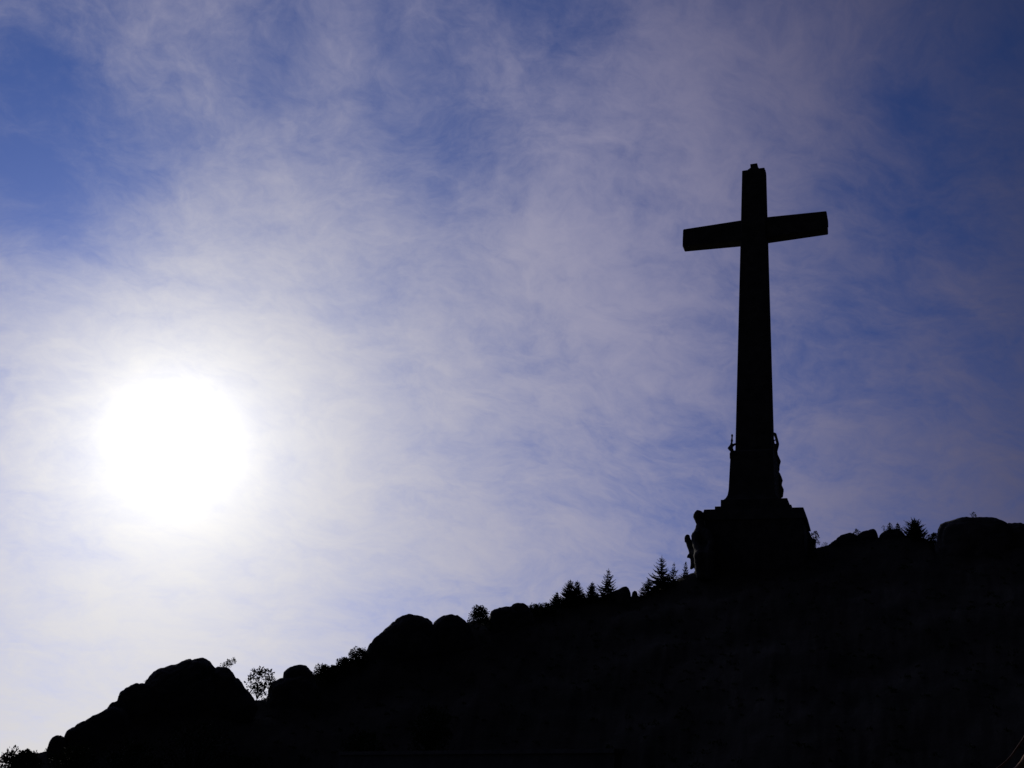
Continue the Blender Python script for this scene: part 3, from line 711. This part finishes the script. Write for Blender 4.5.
# scrub covering the slope: nobody could count it
rng = random.Random(5); sc = MB()
for k in range(1500):
    a = rng.uniform(-30, 38); D = dist(a)
    r = D - 3 - rng.random() ** 0.8 * 120
    z = ground_z(a, r)
    if z < 1.5: continue
    p = Vector((r * math.sin(rad(a)), r * math.cos(rad(a)), z))
    s_ = rng.uniform(0.3, 0.8)
    for q in range(22):
        d_ = Vector((rng.gauss(0, 1), rng.gauss(0, 1), abs(rng.gauss(0, .8)))) * s_ * 0.6
        sc.leaf(p + d_, d_ + Vector((0, 0, .4)), 0.4 * s_ + .15, 0.14, rng)
for k in range(420):                                  # a ragged fringe along the crest
    a = rng.uniform(-22, 30); r = dist(a) + rng.uniform(-2.5, 2.0)
    p = Vector((r * math.sin(rad(a)), r * math.cos(rad(a)), ground_z(a, r))); s_ = rng.uniform(0.2, 0.5)
    for q in range(14):
        d_ = Vector((rng.gauss(0, 1), rng.gauss(0, 1), abs(rng.gauss(0, .7)))) * s_ * 0.6
        sc.leaf(p + d_, d_ + Vector((0, 0, .4)), 0.4 * s_ + .1, 0.09, rng)
structure(sc.build('scrub', M_LEAF), 'stuff')

# ------------------------------------------------------------------ retaining wall at the foot of the hill
DW = 150.0
wall = thing('retaining_wall', 'long low stone retaining wall at the foot of the hill, bottom of the picture', 'wall', (0, 0, 0))
pL = at(338, 751.5, DW); vR = ray(612, 748); pR = at(612, 748, (pL.z - EYE) / math.tan(math.asin(vR.z)))
ax = Vector((pR.x - pL.x, pR.y - pL.y, 0)); Lw = ax.length; ax.normalize(); nrm = Vector((ax.y, -ax.x, 0))
wall.location = (pL.x, pL.y, 0); wall.rotation_euler = (0, 0, math.atan2(ax.y, ax.x))
hw = min(pL.z, pR.z)
w1 = MB(); w1.frustum(0, hw - 0.45, Lw / 2, 0.6, Lw / 2, 0.5, Lw / 2, 0.9); w1.build('wall_face', M_WALL, wall)
w1 = MB(); w1.frustum(hw - 0.447, hw, Lw / 2 + 0.15, 0.75, Lw / 2 + 0.15, 0.7, Lw / 2, 0.9, cham=0.06); w1.build('coping', M_WALL, wall)
w1 = MB()
for k in range(3): w1.frustum(0 if k == 0 else hw * 0.16 * k + 0.002, hw * 0.16 * (k + 1), Lw / 2, 0.5, Lw / 2, 0.5, Lw / 2, -0.6 * (3 - k) + 0.6 - 0.05 * (2 - k) , cham=0.03) if False else None
for k in range(4): w1.frustum(0.0 if k == 0 else 0.0 + 0.001 * k, hw * 0.62 - k * hw * 0.15, Lw / 2 - 0.4 * k, 0.3, Lw / 2 - 0.4 * k, 0.3, Lw / 2, 0.0 - 0.62 * k - 0.02)
w1.build('steps', M_WALL, wall)

# ------------------------------------------------------------------ curving handrail at the lower right corner
M_RAIL = material('brown_painted_iron', (0.30, 0.17, 0.08), (0.42, 0.26, 0.13), 6.0, 0.15, 0.55)
M_RAIL2 = material('dull_brown_iron', (0.07, 0.03, 0.02), (0.12, 0.06, 0.04), 6.0, 0.15, 0.7)
def smooth_path(pix, n=8):
    p = [at(x, y, D) for x, y, D in pix]; out = []
    for i in range(len(p) - 1):
        p0, p1, p2, p3 = p[max(i - 1, 0)], p[i], p[i + 1], p[min(i + 2, len(p) - 1)]
        for k in range(n):
            t = k / n
            out.append(0.5 * ((2 * p1) + (p2 - p0) * t + (2 * p0 - 5 * p1 + 4 * p2 - p3) * t * t + (3 * p1 - p0 - 3 * p2 + p3) * t ** 3))
    return out + [p[-1]]
top_ = smooth_path([(930, 820, 13.2), (965, 792, 13.6), (998.5, 768, 14.0), (1010, 757.5, 14.2), (1017, 748, 14.4), (1023.5, 738.5, 14.6), (1033, 722, 15.0), (1046, 698, 15.6)])
low_ = smooth_path([(950, 832, 13.2), (985, 801, 13.6), (1018, 768, 14.0), (1026, 756.5, 14.2), (1034, 745, 14.4), (1043, 731, 14.7), (1056, 706, 15.3)])
rail = thing('handrail', 'curved brown iron handrail rising at the lower right corner of the picture', 'handrail', (top_[0].x, top_[0].y, 0))
o0 = Vector(rail.location)
q = MB(); q.tube([p - o0 for p in top_], [0.012] * len(top_), 10); q.build('upper_rail', M_RAIL2, rail, True)
q = MB(); q.tube([p - o0 for p in low_], [0.030] * len(low_), 12); q.build('lower_rail', M_RAIL, rail, True)
for path in (top_[4], top_[-1], low_[-1]):
    q = MB(); e_ = path - o0; q.tube([Vector((e_.x, e_.y, 0)), e_], [0.02, 0.02], 8); q.build('post', M_RAIL2, rail, True)
